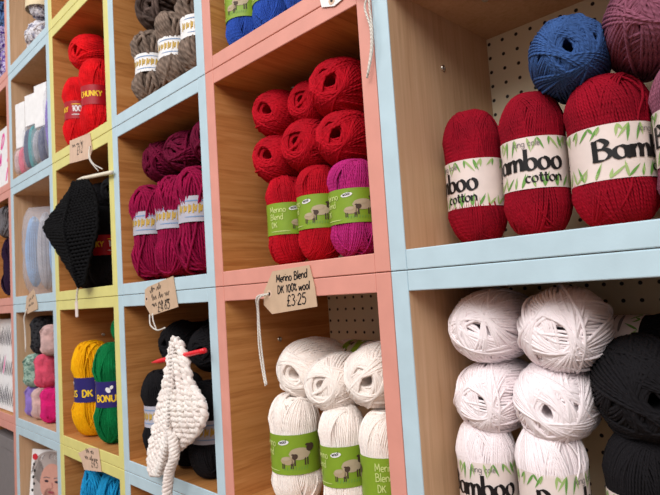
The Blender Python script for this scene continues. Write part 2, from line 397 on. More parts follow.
def bamboo_design(mb, L, rad, h):
    rng = random.Random(5); C = 2 * pi * rad
    m = L(1)
    for k in range(40):                                   # sprays of bamboo leaves along both edges
        u = -C / 2 + C * (k + rng.random() * .8) / 40
        up = k % 2; v = h / 2 - .0008 if up else -h / 2 + .0008
        for q in range(2):
            ang = (R_(rng.uniform(-135, -50)) if up else R_(rng.uniform(40, 130))); ln = rng.uniform(.007, .0175)
            pts = [(u + cos(ang) * ln * t / 8, max(-h / 2 + .0006, min(h / 2 - .0006, v + sin(ang) * ln * t / 8))) for t in range(9)]
            ribbon(mb, pts, .0023, LEAF if rng.random() < .6 else LEAF2, m, taper=True)
    x = .0120
    w = text_w('Bamboo', x * 1.05)
    write(mb, 'Bamboo', -w / 2, -.0075, x, .0036, INK, L(2), nib=R_(20), stretch=1.05)
    write(mb, 'cotton', .004, -.0195, .0062, .0018, INK, L(2), nib=R_(35), stretch=1.1)
    write(mb, 'king cole', -.006, .0165, .0038, .0006, GREYINK, L(2))
    for c in (-1, 1):
        blob(mb, c * C / 2 * .82, .006, .012, .0018, GREYINK, L(2)); blob(mb, c * C / 2 * .82, -.002, .014, .0009, GREYINK, L(2)); blob(mb, c * C / 2 * .82, -.006, .012, .0009, GREYINK, L(2))

def sheep(mb, u, v, s, L, body, dark):
    blob(mb, u, v, .0085 * s, .0045 * s, body, L(1)); blob(mb, u + .0085 * s, v + .004 * s, .0035 * s, .0028 * s, dark, L(2), rot=.5)
    blob(mb, u + .0062 * s, v + .0062 * s, .0018 * s, .0009 * s, dark, L(2)); blob(mb, u - .002 * s, v + .002 * s, .005 * s, .002 * s, WOOLL, L(2))
    for q in (-.006, -.004, .004, .006): ribbon(mb, [(u + q * s, v - .003 * s), (u + q * s, v - .0085 * s)], .0012 * s, dark, L(1))
def merino_design(mb, L, rad, h):
    for rep in (0, 1):
        o = rep * pi * rad
        def M(k): 
            f = L(k); return lambda u, v: f(u + o, v)
        write(mb, 'Merino', -.036, .0095, .0052, .0011, PALE, M(2)); write(mb, 'Blend', -.036, -.0012, .0052, .0011, PALE, M(2))
        write(mb, 'DK', -.034, -.0125, .0046, .0012, PALE, M(2))
        blob(mb, -.02, -.0185, .016, .0006, PALE, M(2))
        blob(mb, .002, .0145, .0075, .0028, WHITEP, M(1), rot=.15); write(mb, 'wool', -.003, .0132, .0026, .0006, INK, M(3), slope=.15)
        sheep(mb, .0065, -.0065, 1.1, M, WOOL, WOOLD); sheep(mb, .022, .001, 1.6, M, WOOLL, WOOLD)
        for k in range(9): ribbon(mb, [(.002 + k * .0035, -.0175), (.003 + k * .0035, -.014)], .0008, LEAF2, M(1))
def chunky_design(mb, L, rad, h):
    for o in (0, pi * rad):
        def M(k):
            f = L(k); return lambda u, v: f(u + o, v)
        u = write(mb, 'CHUNKY', -.052, -.004, .0078, .0024, GOLDINK, M(1)); write(mb, '100', .011, -.004, .0085, .0026, WHITEP, M(1))
        blob(mb, .02, .0135, .012, .001, GOLDINK, M(1)); blob(mb, .022, -.0125, .014, .001, WHITEP, M(1))
def bonus_design(mb, L, rad, h):
    for o in (0, pi * rad):
        def M(k):
            f = L(k); return lambda u, v: f(u + o, v)
        write(mb, 'BONUS', -.045, -.014, .0082, .0024, GOLDINK, M(1)); write(mb, 'DK', .012, -.014, .0085, .0026, GOLDINK, M(1))
        blob(mb, -.02, .009, .004, .006, WHITEP, M(1), rot=.5); blob(mb, -.014, .014, .003, .004, WHITEP, M(1), rot=-.4)
        ribbon(mb, [(.036, -.022), (.036, .022)], .003, GOLDINK, M(1))
def soft_design(mb, L, rad, h):
    rng = random.Random(6)
    for o in (0, pi * rad):
        def M(k):
            f = L(k); return lambda u, v: f(u + o, v)
        u = -.04
        while u < .03:
            w = rng.uniform(.004, .009); hh = rng.uniform(.005, .0085)
            ribbon(mb, spline([(u, -hh), (u + w * .25, hh), (u + w * .6, -hh * .6), (u + w, hh * .8)], .0012), .0026, OCHRE, M(1)); u += w + .0035
        blob(mb, -.006, .0135, .03, .0012, BLUEINK, M(1)); blob(mb, -.004, -.0135, .024, .001, BLUEINK, M(1))

KIND = {}
def kind(name, seeds, **kw): KIND[name] = ([ball_mesh('yarn_winding', Y['white'], seed=s, **kw) for s in seeds], kw)
kind('end', (21, 22, 23), R=.0325, H=.120, d=.0029, groups=17, bandh=0, inc=(68, 86), segs=56, loose=4)
kind('dk', (1, 2, 3), R=.0320, H=.142, d=.0023, groups=17, bandh=.050)
kind('wend', (24, 25, 26), R=.0325, H=.118, d=.0034, groups=16, bandh=0, inc=(68, 86), segs=56, loose=4)
kind('merino', (4, 5, 6), R=.0320, H=.128, d=.0028, groups=14, bandh=.046)
kind('chunky', (7, 8), R=.0350, H=.172, d=.0052, groups=10, bandh=.044, segs=40, pinch=.16, wide=.022)
kind('aran', (14, 15), R=.0360, H=.174, d=.0034, groups=12, bandh=.044, segs=40, pinch=.16, wide=.022)
kind('bulky', (9, 10), R=.0340, H=.150, d=.0092, groups=8, bandh=.04, segs=44, sides=6, inc=(60, 80), pinch=.18, wide=.02)
kind('bonus', (11, 12), R=.0345, H=.196, d=.0026, groups=11, bandh=.05, segs=40, pinch=.17, wide=.022)
def br(kd): k = KIND[kd][1]; return k['R'] * (1 - k.get('pinch', .10)) + k['d'] * .95
BANDS = {
 'bamboo': band_mesh('band', br('dk'), .051, PAPER, bamboo_design), 'merino': band_mesh('band', br('merino'), .0465, LIME, merino_design),
 'chunky': band_mesh('band', br('aran'), .045, REDP, chunky_design), 'bonus': band_mesh('band', br('bonus'), .052, NAVYP, bonus_design),
 'soft': band_mesh('band', br('chunky'), .044, GREYP, soft_design), 'aransoft': band_mesh('band', br('aran'), .044, GREYP, soft_design),
 'bulkysoft': band_mesh('band', br('bulky'), .042, WHITEP, soft_design),
 'plainlime': None}
_vi = {}
def ball(kd, col, pos, label, group, band=None, lie=None, pitch=0, spin=0, tilt=(0, 0), s=1.0, name='yarn_ball', cat='ball of yarn', variant=None, sx=1.0, sh=1.0, bz=0.0):
    meshes, kw = KIND[kd]
    if variant is None: _vi[kd] = _vi.get(kd, -1) + 1; variant = _vi[kd]
    o = link(name, meshes[variant % len(meshes)])
    o.material_slots[0].link = 'OBJECT'; o.material_slots[0].material = Y[col]
    if lie is None:
        q = Matrix.Rotation(R_(tilt[0]), 3, 'X') @ Matrix.Rotation(R_(tilt[1]), 3, 'Y') @ Matrix.Rotation(R_(spin), 3, 'Z')
        c = P(pos[0], pos[1], pos[2]) + Vector((0, 0, (kw['H'] / 2 + kw['d'] * 2.0) * s * sh))
    else:
        ax = Vector((sin(R_(lie)) * cos(R_(pitch)), -cos(R_(lie)) * cos(R_(pitch)), sin(R_(pitch))))
        q = (ax.to_track_quat('Z', 'Y').to_matrix()) @ Matrix.Rotation(R_(spin), 3, 'Z')
        c = P(*pos) - ax * kw['H'] / 2 * s * sh
    o.rotation_euler = q.to_euler(); o.location = c; o.scale = (s * sx, s, s * sh)
    tag(o, label, cat, group)
    if band: link('label_band', BANDS[band], o, (0, 0, bz))
    return o

# ------------------------------------------------------------------ crates
def add_screw(parent, loc, normal):
    mb = MB(); n = Vector(normal); t = n.orthogonal().normalized(); b = n.cross(t)
    prof = [(.0042, 0), (.0042, .0012), (.0034, .002), (.0016, .0022), (.0014, .0008), (.0002, .0008)]
    rows = [[tuple(n * h + (t * cos(2 * pi * j / 14) + b * sin(2 * pi * j / 14)) * r) for j in range(14)] for r, h in prof]
    mb.grid(rows, MC['metal'], True); link('screw', mb.mesh('screw'), parent, loc)
def crate(i, j, colour, veneer, label, screws=True):
    x0, z0 = 1.0 - i, j * HR
    root = link('cubby_crate', None, None, P(x0 + .5, 0, z0)); root.empty_display_size = .05
    tag(root, label, 'crate', colour + ' wooden cubby crates')
    W = WOOD[veneer]; Pn = PAINT[colour]; g = .0012; e = .005; tot = D + .02
    def board(name, lo, hi, grp):
        # lo, hi in cubby widths relative to the crate's base
        mb = MB(); mb.box([q * U for q in (lo[0], e, lo[2])], [q * U for q in (hi[0], D, hi[2])], W)
        o = link(name, mb.mesh(name, False), root)
        mf = MB(); mf.box([q * U for q in (lo[0], 0 if grp else .0012, lo[2])], [q * U for q in (hi[0], e, hi[2])], Pn, .0011)
        link('front_edge', mf.mesh('front_edge', False), o); return o
    a = .5 - g
    l = board('side_panel', (-a, 0, g), (-.5 + T, 0, HR - g), 1); r = board('side_panel', (.5 - T, 0, g), (a, 0, HR - g), 1)
    t = board('top_panel', (-.5 + T + .0004, 0, HR - T), (.5 - T - .0004, 0, HR - g), 0); board('bottom_panel', (-.5 + T + .0004, 0, g), (.5 - T - .0004, 0, T), 0)
    mb = MB(); mb.box([q * U for q in (-a, D + .0005, g)], [q * U for q in (a, tot, HR - g)], MC['pegboard'])
    link('back_panel', mb.mesh('back_panel', False), root)
    if screws:
        add_screw(l, P(-.5 + T, .295, .71), (1, 0, 0)); add_screw(r, P(.5 - T, .295, .71), (-1, 0, 0))
        add_screw(t, P(-.27, .33, HR - T), (0, 0, -1))
where = {1: 'rightmost column', 2: 'second column from the right', 3: 'third column from the right', 4: 'yellow column', 5: 'blue column left of the yellow one', 6: 'pink column at far left'}
CR = [
 (1, 0, 'blue', 'beige', 'large pale blue cubby crate holding crimson balls with ivory bands'),
 (1, -1, 'blue', 'beige', 'pale blue cubby crate holding stacked white and black balls'),
 (2, 1, 'pink', 'honey', 'coral pink cubby crate at top holding royal blue balls'),
 (2, 0, 'pink', 'honey', 'coral pink cubby crate holding scarlet balls and one magenta ball'),
 (2, -1, 'pink', 'honey', 'coral pink cubby crate holding cream balls with lime bands'),
 (3, 1, 'blue', 'honey', 'pale blue cubby crate holding taupe twisted bulky yarn'),
 (3, 0, 'blue', 'honey', 'pale blue cubby crate holding raspberry chunky yarn'),
 (3, -1, 'blue', 'honey', 'pale blue cubby crate of black balls behind the white knitted swatch'),
 (3, -2, 'blue', 'honey', 'pale blue cubby crate below the white swatch, only its top showing'),
 (4, 2, 'yellow', 'honey', 'yellow cubby crate topmost of its column, with one white ball'),
 (4, 1, 'yellow', 'honey', 'yellow cubby crate holding bright red chunky balls'),
 (4, 0, 'yellow', 'honey', 'yellow cubby crate holding black balls behind the black knitted swatch'),
 (4, -1, 'yellow', 'honey', 'yellow cubby crate holding golden and green balls with navy bands'),
 (4, -2, 'yellow', 'honey', 'yellow cubby crate at bottom holding turquoise hanks'),
 (5, 2, 'blue', 'beige', 'pale blue cubby crate holding a grey and white mottled ball'),
 (5, 1, 'blue', 'beige', 'pale blue cubby crate holding yarn packs with white header cards'),
 (5, 0, 'blue', 'beige', 'pale blue cubby crate holding a clear bag of sky blue yarn'),
 (5, -1, 'blue', 'beige', 'pale blue cubby crate holding pastel and charcoal balls'),
 (5, -2, 'blue', 'beige', 'pale blue cubby crate at bottom holding a magazine with a face'),
 (6, 2, 'pink', 'honey', 'far left pink cubby crate at top holding mottled purple and blue balls'),
 (6, 1, 'pink', 'honey', 'far left pink cubby crate holding a white card with pink letters'),
 (6, 0, 'pink', 'honey', 'far left pink cubby crate with dark and grey yarn'),
 (6, -1, 'pink', 'honey', 'far left pink cubby crate holding a striped white needle pack'),
 (6, -2, 'pink', 'honey', 'far left pink cubby crate at bottom holding a grey box'),
]
for i, j, c, w, lab in CR: crate(i, j, c, w, lab)
def FL(j): return j * HR + T + .001          # floor height inside row j

# setting: wall behind, floor, and the plinths carrying the two right-hand columns
def slab(name, lo, hi, mat):
    mb = MB(); mb.box([q * U for q in lo], [q * U for q in hi], mat); return structure(link(name, mb.mesh(name, False)))
WALLM = plain('wall_plaster', (214, 206, 192), .85); FLOORM = wood('floor_boards', (104, 78, 56), (128, 98, 72), (146, 114, 84))
slab('wall_back', (-9, D + .025, -2 * HR), (4, D + .12, 6), WALLM)
slab('floor', (-9, -7, -2 * HR - .1), (4, D + .12, -2 * HR - .002), FLOORM)
slab('trim_1', (-.998, .002, -2 * HR), (-.0005, D, -HR - .002), WALLM)
slab('trim_2', (.0005, .002, -2 * HR), (.998, D, -HR - .002), WALLM)

# ------------------------------------------------------------------ column 1 (right)
g = 'crimson balls with ivory bands'
ball('dk', 'red', (.180, .25, FL(0)), 'crimson ball with ivory band standing beside the beige side panel', g, 'bamboo', spin=-38, sh=0.98, s=1.06, bz=-0.01)
ball('dk', 'red', (.392, .235, FL(0)), 'crimson ball with ivory band standing in the middle of three', g, 'bamboo', spin=0, tilt=(0, 1), sh=0.96, s=1.06, bz=-0.002)
ball('dk', 'red', (.612, .225, FL(0)), 'crimson ball with ivory band, largest, standing next to the mauve ball', g, 'bamboo', spin=66, s=1.2, sh=0.81, bz=-0.006)
ball('dk', 'mauve', (.822, .20, FL(0)), 'mauve ball with ivory band standing at the right edge', 'mauve balls', 'bamboo', spin=14, s=1.08, sh=0.86)
ball('end', 'blue', (.572, .10, .556), 'denim blue ball lying end-on on top of the crimson balls', None, None, lie=20, pitch=-4, s=1.06, sh=0.9)
ball('end', 'mauve', (.80, .09, .585), 'mauve ball lying end-on beside the denim blue ball', 'mauve balls', None, lie=22, s=1.14, sh=0.9)
g = 'white balls in the lower blue crate'
z2 = FL(-1) + .417
ball('dk', 'white', (.185, .17, FL(-1)), 'white ball with ivory band standing in the lower left of the stack', g, 'bamboo', spin=10, sh=1.03, bz=0.01)
ball('dk', 'white', (.392, .165, FL(-1)), 'white ball with ivory band standing next to the black balls', g, 'bamboo', spin=70, s=1.05, sh=1.0, bz=0.01)
ball('end', 'white', (.222, .085, z2 + .082), 'white ball lying end-on, left one of the middle layer', g, None, lie=8, s=1.07, sh=0.95)
ball('end', 'white', (.432, .085, z2 + .085), 'white ball lying end-on, middle layer, touching the black ball', g, None, lie=14, s=1.12, sh=0.95)
ball('end', 'white', (.222, .09, z2 + .295), 'white ball lying end-on at top left beside the side panel', g, None, lie=8, s=1.12, sh=0.95)
ball('end', 'white', (.47, .09, z2 + .284), 'white ball lying end-on at top, the largest and nearest the pegboard gap', g, None, lie=14, s=1.2, sh=0.9)
g = 'black balls in the lower blue crate'
ball('dk', 'black', (.622, .20, FL(-1)), 'black ball with ivory band standing below the lying black ball', g, 'bamboo', spin=62, s=1.08, sh=.98)
ball('dk', 'black', (.826, .20, FL(-1)), 'black ball standing at the right edge, mostly out of frame', g, 'bamboo', spin=0, s=1.05)
ball('end', 'black', (.69, .10, FL(-1) + .55), 'large black ball lying end-on beside the white stack', g, None, lie=22, s=1.28, sh=0.85)
ball('dk', 'black', (.72, .43, FL(-1) + .62), 'black ball with ivory band lying behind the large black ball', g, 'bamboo', lie=88, s=1.2, sh=.8)

# ------------------------------------------------------------------ column 2 (coral pink)
g = 'royal blue balls in the top pink crate'
ball('merino', 'royal', (-.828, .12, FL(1)), 'royal blue ball with lime band standing at left in the top crate', g, 'merino', spin=-2)
ball('merino', 'royal', (-.632, .12, FL(1)), 'royal blue ball standing second from the left in the top crate', g, 'merino', spin=40)
ball('merino', 'royal', (-.42, .12, FL(1)), 'royal blue ball standing at right in the top crate', g, 'merino', spin=70)
g = 'scarlet balls in the pink crate'
ball('merino', 'scarlet', (-.70, .19, FL(0)), 'scarlet ball with lime band standing nearest the wooden side panel', g, 'merino', spin=62)
ball('merino', 'scarlet', (-.49, .18, FL(0)), 'scarlet ball with lime band showing two sheep, beside the magenta ball', g, 'merino', spin=8)
ball('merino', 'magenta', (-.275, .155, FL(0)), 'magenta ball with lime sheep band standing beside two scarlet balls', None, 'merino', spin=22, s=1.04, sh=0.9)
zz = FL(0) + .383
ball('wend', 'scarlet', (-.715, .10, zz + .098), 'scarlet ball lying end-on, left of the middle layer', g, None, lie=16, s=1.08, sh=.9, pitch=4)
ball('wend', 'scarlet', (-.51, .095, zz + .105), 'scarlet ball lying end-on, centre of the middle layer', g, None, lie=16, s=1.08, sh=.9)
ball('wend', 'scarlet', (-.298, .09, zz + .085), 'scarlet ball lying end-on above the magenta ball', g, None, lie=16, s=1.08, sh=.9)
ball('wend', 'scarlet', (-.70, .10, zz + .29), 'scarlet ball lying end-on at the top left of the pile', g, None, lie=16, s=1.06, sh=.9)
ball('wend', 'scarlet', (-.525, .15, zz + .292), 'scarlet ball lying set back in the middle of the top layer', g, None, lie=16, s=0.98, sh=.9)
ball('wend', 'scarlet', (-.31, .09, zz + .288), 'scarlet ball lying end-on at top right of the pile, the largest', g, None, lie=16, s=1.18, sh=.9)
g = 'cream balls in the lower pink crate'
ball('merino', 'cream', (-.668, .13, FL(-1)), 'cream ball with lime sheep band standing at left of the lower row', g, 'merino', spin=18, s=1.12, sh=1.02)
ball('merino', 'cream', (-.408, .15, FL(-1)), 'cream ball with lime sheep band standing in the middle of the lower row', g, 'merino', spin=20, s=1.0, sh=1.08, tilt=(0, -2))
ball('merino', 'cream', (-.195, .14, FL(-1)), 'cream ball with lime band cut off by the pink upright', g, 'merino', spin=80, s=1.0, sh=1.08)
zz = FL(-1) + .435
ball('wend', 'cream', (-.625, .10, zz + .098), 'cream ball lying end-on at the left of the top row', g, None, lie=16, s=1.16, sh=.9)
ball('wend', 'cream', (-.435, .075, zz + .068), 'cream ball lying lowest in the middle of the top row', g, None, lie=16, s=1.06, sh=.9, pitch=4)
ball('wend', 'cream', (-.225, .085, zz + .098), 'cream ball lying end-on at right against the pink upright', g, None, lie=16, s=1.12, sh=.9)
ball('merino', 'cream', (-.40, .42, zz + .105), 'cream ball with lime band lying behind in front of the pegboard', g, 'merino', lie=80, s=1.0, sh=.9)

# ------------------------------------------------------------------ column 3 (blue)
g = 'taupe bulky balls'
ball('bulky', 'brown', (-1.715, .125, FL(1)), 'taupe bulky ball with white band standing beside the wooden side', g, 'bulkysoft', spin=45, sh=.94, s=0.92)
ball('bulky', 'brown', (-1.455, .13, FL(1)), 'taupe bulky ball with white band in the middle of the row', g, 'bulkysoft', spin=50, sh=.94, s=0.92)
ball('bulky', 'brown', (-1.205, .12, FL(1)), 'taupe bulky ball with white band against the right upright', g, 'bulkysoft', spin=60, sh=.98, s=0.92)
ball('bulky', 'darkbrown', (-1.69, .10, FL(1) + .585), 'dark taupe bulky ball lying at left on top of the row', g, None, lie=16, s=.98)
ball('bulky', 'brown', (-1.36, .10, FL(1) + .585), 'taupe bulky ball lying at right on top of the row', g, None, lie=16, s=.98)
g = 'raspberry chunky balls'
ball('chunky', 'burgundy', (-1.80, .12, FL(0)), 'raspberry chunky ball with pale band standing at left', g, 'soft', spin=50, bz=0.016)
ball('chunky', 'burgundy', (-1.535, .12, FL(0)), 'raspberry chunky ball with pale band standing in the middle', g, 'soft', spin=55, bz=0.016)
ball('chunky', 'burgundy', (-1.285, .11, FL(0)), 'raspberry chunky ball with pale band standing at right', g, 'soft', spin=62, bz=0.016)
ball('chunky', 'wine', (-1.75, .10, FL(0) + .68), 'wine red chunky ball lying at left on top of the raspberry row', g, None, lie=6, s=1.1, sh=0.82)
ball('chunky', 'wine', (-1.475, .10, FL(0) + .68), 'wine red chunky ball lying in the middle of the top row', g, None, lie=16, s=1.1, sh=0.82)
ball('chunky', 'wine', (-1.205, .10, FL(0) + .68), 'wine red chunky ball lying at right against the blue upright', g, None, lie=16, s=1.1, sh=0.82)
g = 'black balls behind the white swatch'
ball('aran', 'black', (-1.80, .14, FL(-1)), 'black ball with pale band standing at left behind the white swatch', g, 'aransoft', spin=20, sh=.9)
ball('aran', 'black', (-1.56, .15, FL(-1)), 'black ball standing hidden behind the white knitted swatch', g, 'aransoft', spin=40, sh=.9)
ball('aran', 'black', (-1.285, .12, FL(-1)), 'black ball with pale band standing right of the white swatch', g, 'aransoft', spin=60, sh=.86)
ball('aran', 'black', (-1.69, .12, FL(-1) + .62), 'black ball lying above at left behind the red needle', g, None, lie=6, s=1.15, sh=0.8)
ball('aran', 'black', (-1.36, .12, FL(-1) + .60), 'black ball lying above at right behind the red needle', g, None, lie=16, s=1.12, sh=0.8)
g = 'plum balls in the bottom blue crate'
ball('chunky', 'plum', (-1.62, .16, FL(-2)), 'plum ball standing low in the bottom blue crate', g, None)
ball('chunky', 'plum', (-1.56, .10, FL(-2) + .64), 'dark plum ball on top in the bottom blue crate below the white swatch', g, None, lie=16)

# ------------------------------------------------------------------ column 4 (yellow)
ball('aran', 'white', (-2.62, .12, FL(2)), 'white ball glimpsed at the top edge in the yellow column', None, None)
g = 'bright red balls with red bands'
ball('aran', 'bright', (-2.77, .115, FL(1)), 'bright red ball with lettered red band standing at left', g, 'chunky', spin=22, sh=.96)
ball('aran', 'bright', (-2.455, .11, FL(1)), 'bright red ball with lettered red band standing at right', g, 'chunky', spin=85, sh=1.0)
ball('aran', 'bright', (-2.655, .05, FL(1) + .658), 'bright red ball lying on top with its hole to the left', g, None, lie=6, s=1.3, sh=0.78)
g = 'black balls behind the black swatch'
ball('aran', 'black', (-2.76, .15, FL(0)), 'black ball standing at lower left behind the black swatch', g, None)
ball('aran', 'black', (-2.485, .14, FL(0)), 'black ball with red and yellow band behind the black swatch', g, 'chunky', spin=62)
ball('aran', 'black', (-2.66, .12, FL(0) + .625), 'black ball lying on top behind the ivory needle, left one', g, None, lie=16)
ball('aran', 'black', (-2.37, .12, FL(0) + .625), 'black ball lying on top behind the ivory needle, right one', g, None, lie=16)
g = 'golden and green balls with navy bands'
ball('bonus', 'gold', (-2.735, .13, FL(-1)), 'golden yellow ball with navy band standing at left', g, 'bonus', spin=12, s=1.28, sh=0.83)
ball('bonus', 'green', (-2.40, .13, FL(-1)), 'emerald green ball with navy band beside the golden ball', g, 'bonus', spin=85, s=1.2, sh=0.88)
ball('bonus', 'gold', (-2.60, .37, FL(-1)), 'golden yellow ball standing behind the green and golden balls', g, 'bonus', spin=40, s=1.05)
ball('bonus', 'green', (-2.26, .10, FL(-1) + .70), 'emerald green ball lying on top of the golden and green balls', g, None, lie=16, s=1.05, sh=.8)
g = 'turquoise hanks'
ball('chunky', 'turquoise', (-2.69, .12, FL(-2)), 'turquoise hank standing under the lowest price tag', g, None, name='yarn_hank', cat='hank of yarn', sh=1.44, s=1.0)
ball('chunky', 'turquoise', (-2.41, .12, FL(-2)), 'turquoise hank standing right of the other hank', g, None, name='yarn_hank', cat='hank of yarn', sh=1.44, s=1.02)

# ------------------------------------------------------------------ column 5 (blue)
ball('chunky', 'greywhite', (-3.47, .13, FL(2) + .15), 'grey and white mottled ball lying at the top of the blue column', 'grey and white mottled balls', None, lie=70, sh=0.66, s=1.3)
gw = ball('chunky', 'greywhite', (-3.58, .15, FL(2) + .30), 'grey and white mottled ball with cream band standing on the lying one', 'grey and white mottled balls', None, sh=.98)
def cream(mb, L, rad, h): blob(mb, 0, 0, .03, .002, OCHRE, L(1)); blob(mb, .01, .008, .02, .0015, BLUEINK, L(1))
BANDS['cream'] = band_mesh('band', .0425, .05, CREAMP, cream); lb = link('label_band', BANDS['cream'], gw); lb.location = (0, 0, -.045)

def pack(x, y, zb, w, dpt, h, cols, label, header=.3, rot=0, film='bag', group=None):
    """a clear pack of yarn with a folded card across the top"""
    root = link('yarn_pack', None, None, P(x, y, zb + .004)); root.rotation_euler = (0, 0, R_(rot)); root.empty_display_size = .04
    tag(root, label, 'pack of yarn', group)
    w, dpt, h = w * U, dpt * U, h * U; rng = random.Random(int(x * 100) + int(h * 1000)); hb = h * (1 - header)
    n = len(cols)
    for k, c in enumerate(cols):                          # upright wound skeins side by side inside
        mb = MB(); sw = w * .88 / n; cx = -w * .44 + sw * (k + .5); cz = hb * .5; top = hb * (.44 if k % 2 else .40)
        for q in range(13):
            a = pi * q / 13 + rng.uniform(-.06, .06); pts = []
            for t in range(26):
                b = 2 * pi * t / 26; rr = 1 + .05 * sin(3 * b + q)
                pts.append((cx + sin(a) * cos(b) * sw * .44 * rr, cos(a) * cos(b) * dpt * .36, cz - hb * .01 + sin(b) * top * rr * .95))
            mb.tube(pts, .0026, Y[c], 5, True)
        rows = [[(cx + sw * .40 * sin(th) * cos(2 * pi * j / 14), dpt * .32 * sin(th) * sin(2 * pi * j / 14), cz + top * .92 * cos(th)) for j in range(14)] for th in [pi * (i + .02) / 10.04 for i in range(11)]]
        mb.grid(rows, Y[c], True); link('skein', mb.mesh('skein'), root)
    mb = MB(); rows = []                                   # film
    for i in range(25):
        t = i / 24; k = (1 - abs(2 * t - 1) ** 5); row = []
        for j in range(30):
            b = 2 * pi * j / 30; cr = 1 + .04 * rng.uniform(-1, 1)
            row.append((math.copysign(abs(cos(b)) ** .6, cos(b)) * w * .5 * (.9 + .1 * k) * cr, math.copysign(abs(sin(b)) ** .8, sin(b)) * dpt * .5 * max(.03, k) * cr, t * (hb if header else h)))
        rows.append(row)
    mb.grid(rows, BAG if film == 'bag' else BAG2, True); link('plastic_film', mb.mesh('plastic_film'), root)
    if header:
        mb = MB(); mb.box((-w * .5, -.004, hb * .96), (w * .5, .004, h), WHITEP, .001); c = link('header_card', mb.mesh('header_card', False), root)
    return root
g = 'packs with white header cards'
pack(-3.77, .03, FL(1), .14, .10, .60, ['pinkish', 'coral'], 'yarn pack with white header, leftmost and furthest left of three', .6, 12, group=g)
pack(-3.585, .05, FL(1), .14, .11, .62, ['navy', 'teal'], 'yarn pack with white header above teal yarn, middle of three', .38, 14, group=g)
pack(-3.37, .06, FL(1), .16, .13, .64, ['silver', 'navy'], 'yarn pack with tall white header above silver and navy yarn', .5, 14, group=g)
pack(-3.19, .10, FL(1), .18, .14, .62, ['violet', 'violet'], 'bag of violet yarn against the right blue upright', 0, 10)
pack(-3.37, -.0 + .20, FL(1), .16, .12, .24, ['hotpink', 'peach'], 'small bag of pink and peach yarn lying behind the packs', 0, 10)
pack(-3.62, .15, FL(0), .34, .26, .70, ['skyblue', 'silver', 'skyblue'], 'tall clear bag of sky blue and silver yarn', 0, 40, 'cloudy')
g = 'pastel balls in the blue column'
ball('merino', 'lilac', (-3.855, .13, FL(-1)), 'lilac ball standing at lower left among the pastel balls', g, None, sh=.62, s=1.05)
ball('merino', 'pinkish', (-3.68, .12, FL(-1)), 'pale pink ball between the lilac and hot pink balls', g, None, sh=.62)
ball('merino', 'hotpink', (-3.46, .12, FL(-1)), 'hot pink ball at lower right beside the blue upright', g, None, sh=.64, s=1.05)
ball('merino', 'mint', (-3.80, .11, FL(-1) + .240), 'mint and white mottled ball resting on the lilac ball', g, None, sh=.62, s=1.08)
ball('merino', 'coral', (-3.54, .11, FL(-1) + .250), 'coral pink ball resting on the hot pink ball', g, None, sh=.64, s=1.05)
ball('merino', 'greyblack', (-3.67, .14, FL(-1) + .500), 'charcoal mottled ball on top with a clear film behind it', g, None, sh=.64, s=1.2)
ball('merino', 'pinkish', (-3.43, .12, FL(-1) + .500), 'pale lilac pink ball on top at right beside the charcoal ball', g, None, sh=.6, s=1.0)
mb = MB(); rng = random.Random(4)
mb.grid([[(-.07 + .14 * i / 12 + rng.uniform(-.001, .001), .004 * sin(i * 1.3 + j) + .01 * (j / 12) ** 2, .165 * j / 12) for i in range(13)] for j in range(13)], BAG2)
o = link('plastic_sleeve', mb.mesh('plastic_sleeve'), None, P(-3.755, .30, FL(-1) + .26)); o.rotation_euler = (0, 0, R_(38))
tag(o, 'empty cloudy plastic sleeve standing behind the charcoal ball', 'plastic sleeve')

# magazine with a printed face, and the books behind it
def magazine(name, loc, rot, w, h, th, cover, label, face=False):
    root = link(name, None, None, loc); root.rotation_euler = (R_(-6), 0, R_(rot)); root.empty_display_size = .04
    mb = MB(); mb.box((0, 0, 0), (w, th, h), cover, .0008); c = link('cover', mb.mesh('cover', False), root)
    mp = MB(); mp.box((.0012, .0012, -.0003 + .0004), (w + .0006, th - .0012, h + .0006), WHITEP); link('pages', mp.mesh('pages', False), root)
    if face:
        d = MB(); L = lambda k: (lambda u, v: (u, -.0003 * k, v))
        rng = random.Random(8)
        blob(d, w * .50, h * .80, w * .46, h * .19, HAIR, L(1), 16); blob(d, w * .22, h * .66, w * .14, h * .22, HAIR, L(1)); blob(d, w * .86, h * .66, w * .13, h * .2, HAIRD, L(1))
        blob(d, w * .56, h * .66, w * .30, h * .20, SKIN, L(2), 16); blob(d, w * .52, h * .5, w * .15, h * .10, SKIN, L(2)); blob(d, w * .5, h * .30, w * .38, h * .18, WHITEP, L(3), 16)
        for q in range(26):
            a = rng.uniform(0, pi); u = w * (.50 + .42 * cos(a)); v = h * (.78 + .18 * sin(a))
            ribbon(d, [(u, v), (u + .006 * cos(a + 1.2), v - .004), (u + .010 * cos(a + .6), v - .012)], .0018, HAIRD if q % 2 else WHITEP, L(3))
        for q in (-1, 1):
            blob(d, w * (.56 + q * .13), h * .67, w * .055, h * .013, EYE, L(4)); ribbon(d, [(w * (.56 + q * .13) - .012, h * .703), (w * (.56 + q * .13), h * .714), (w * (.56 + q * .13) + .012, h * .705)], .0022, HAIRD, L(4))
        ribbon(d, [(w * .57, h * .66), (w * .60, h * .605), (w * .56, h * .60)], .0016, LIPS, L(4)); blob(d, w * .56, h * .555, w * .085, h * .012, LIPS, L(4))
        blob(d, w * .10, h * .92, w * .07, h * .035, REDDOT, L(4))
        for q in range(6): blob(d, w * (.08 + .03 * (q % 2)), h * (.84 - .07 * q), w * .025, h * .016, INK, L(4))
        link('cover_print', d.mesh('cover_print'), c)
    tag(root, label, 'magazine'); return root
magazine('magazine', P(-3.885, .025, FL(-2) + .01), 22, .15, .245, .006, WHITEP, 'magazine with a printed face under grey curls, standing at the bottom', True)
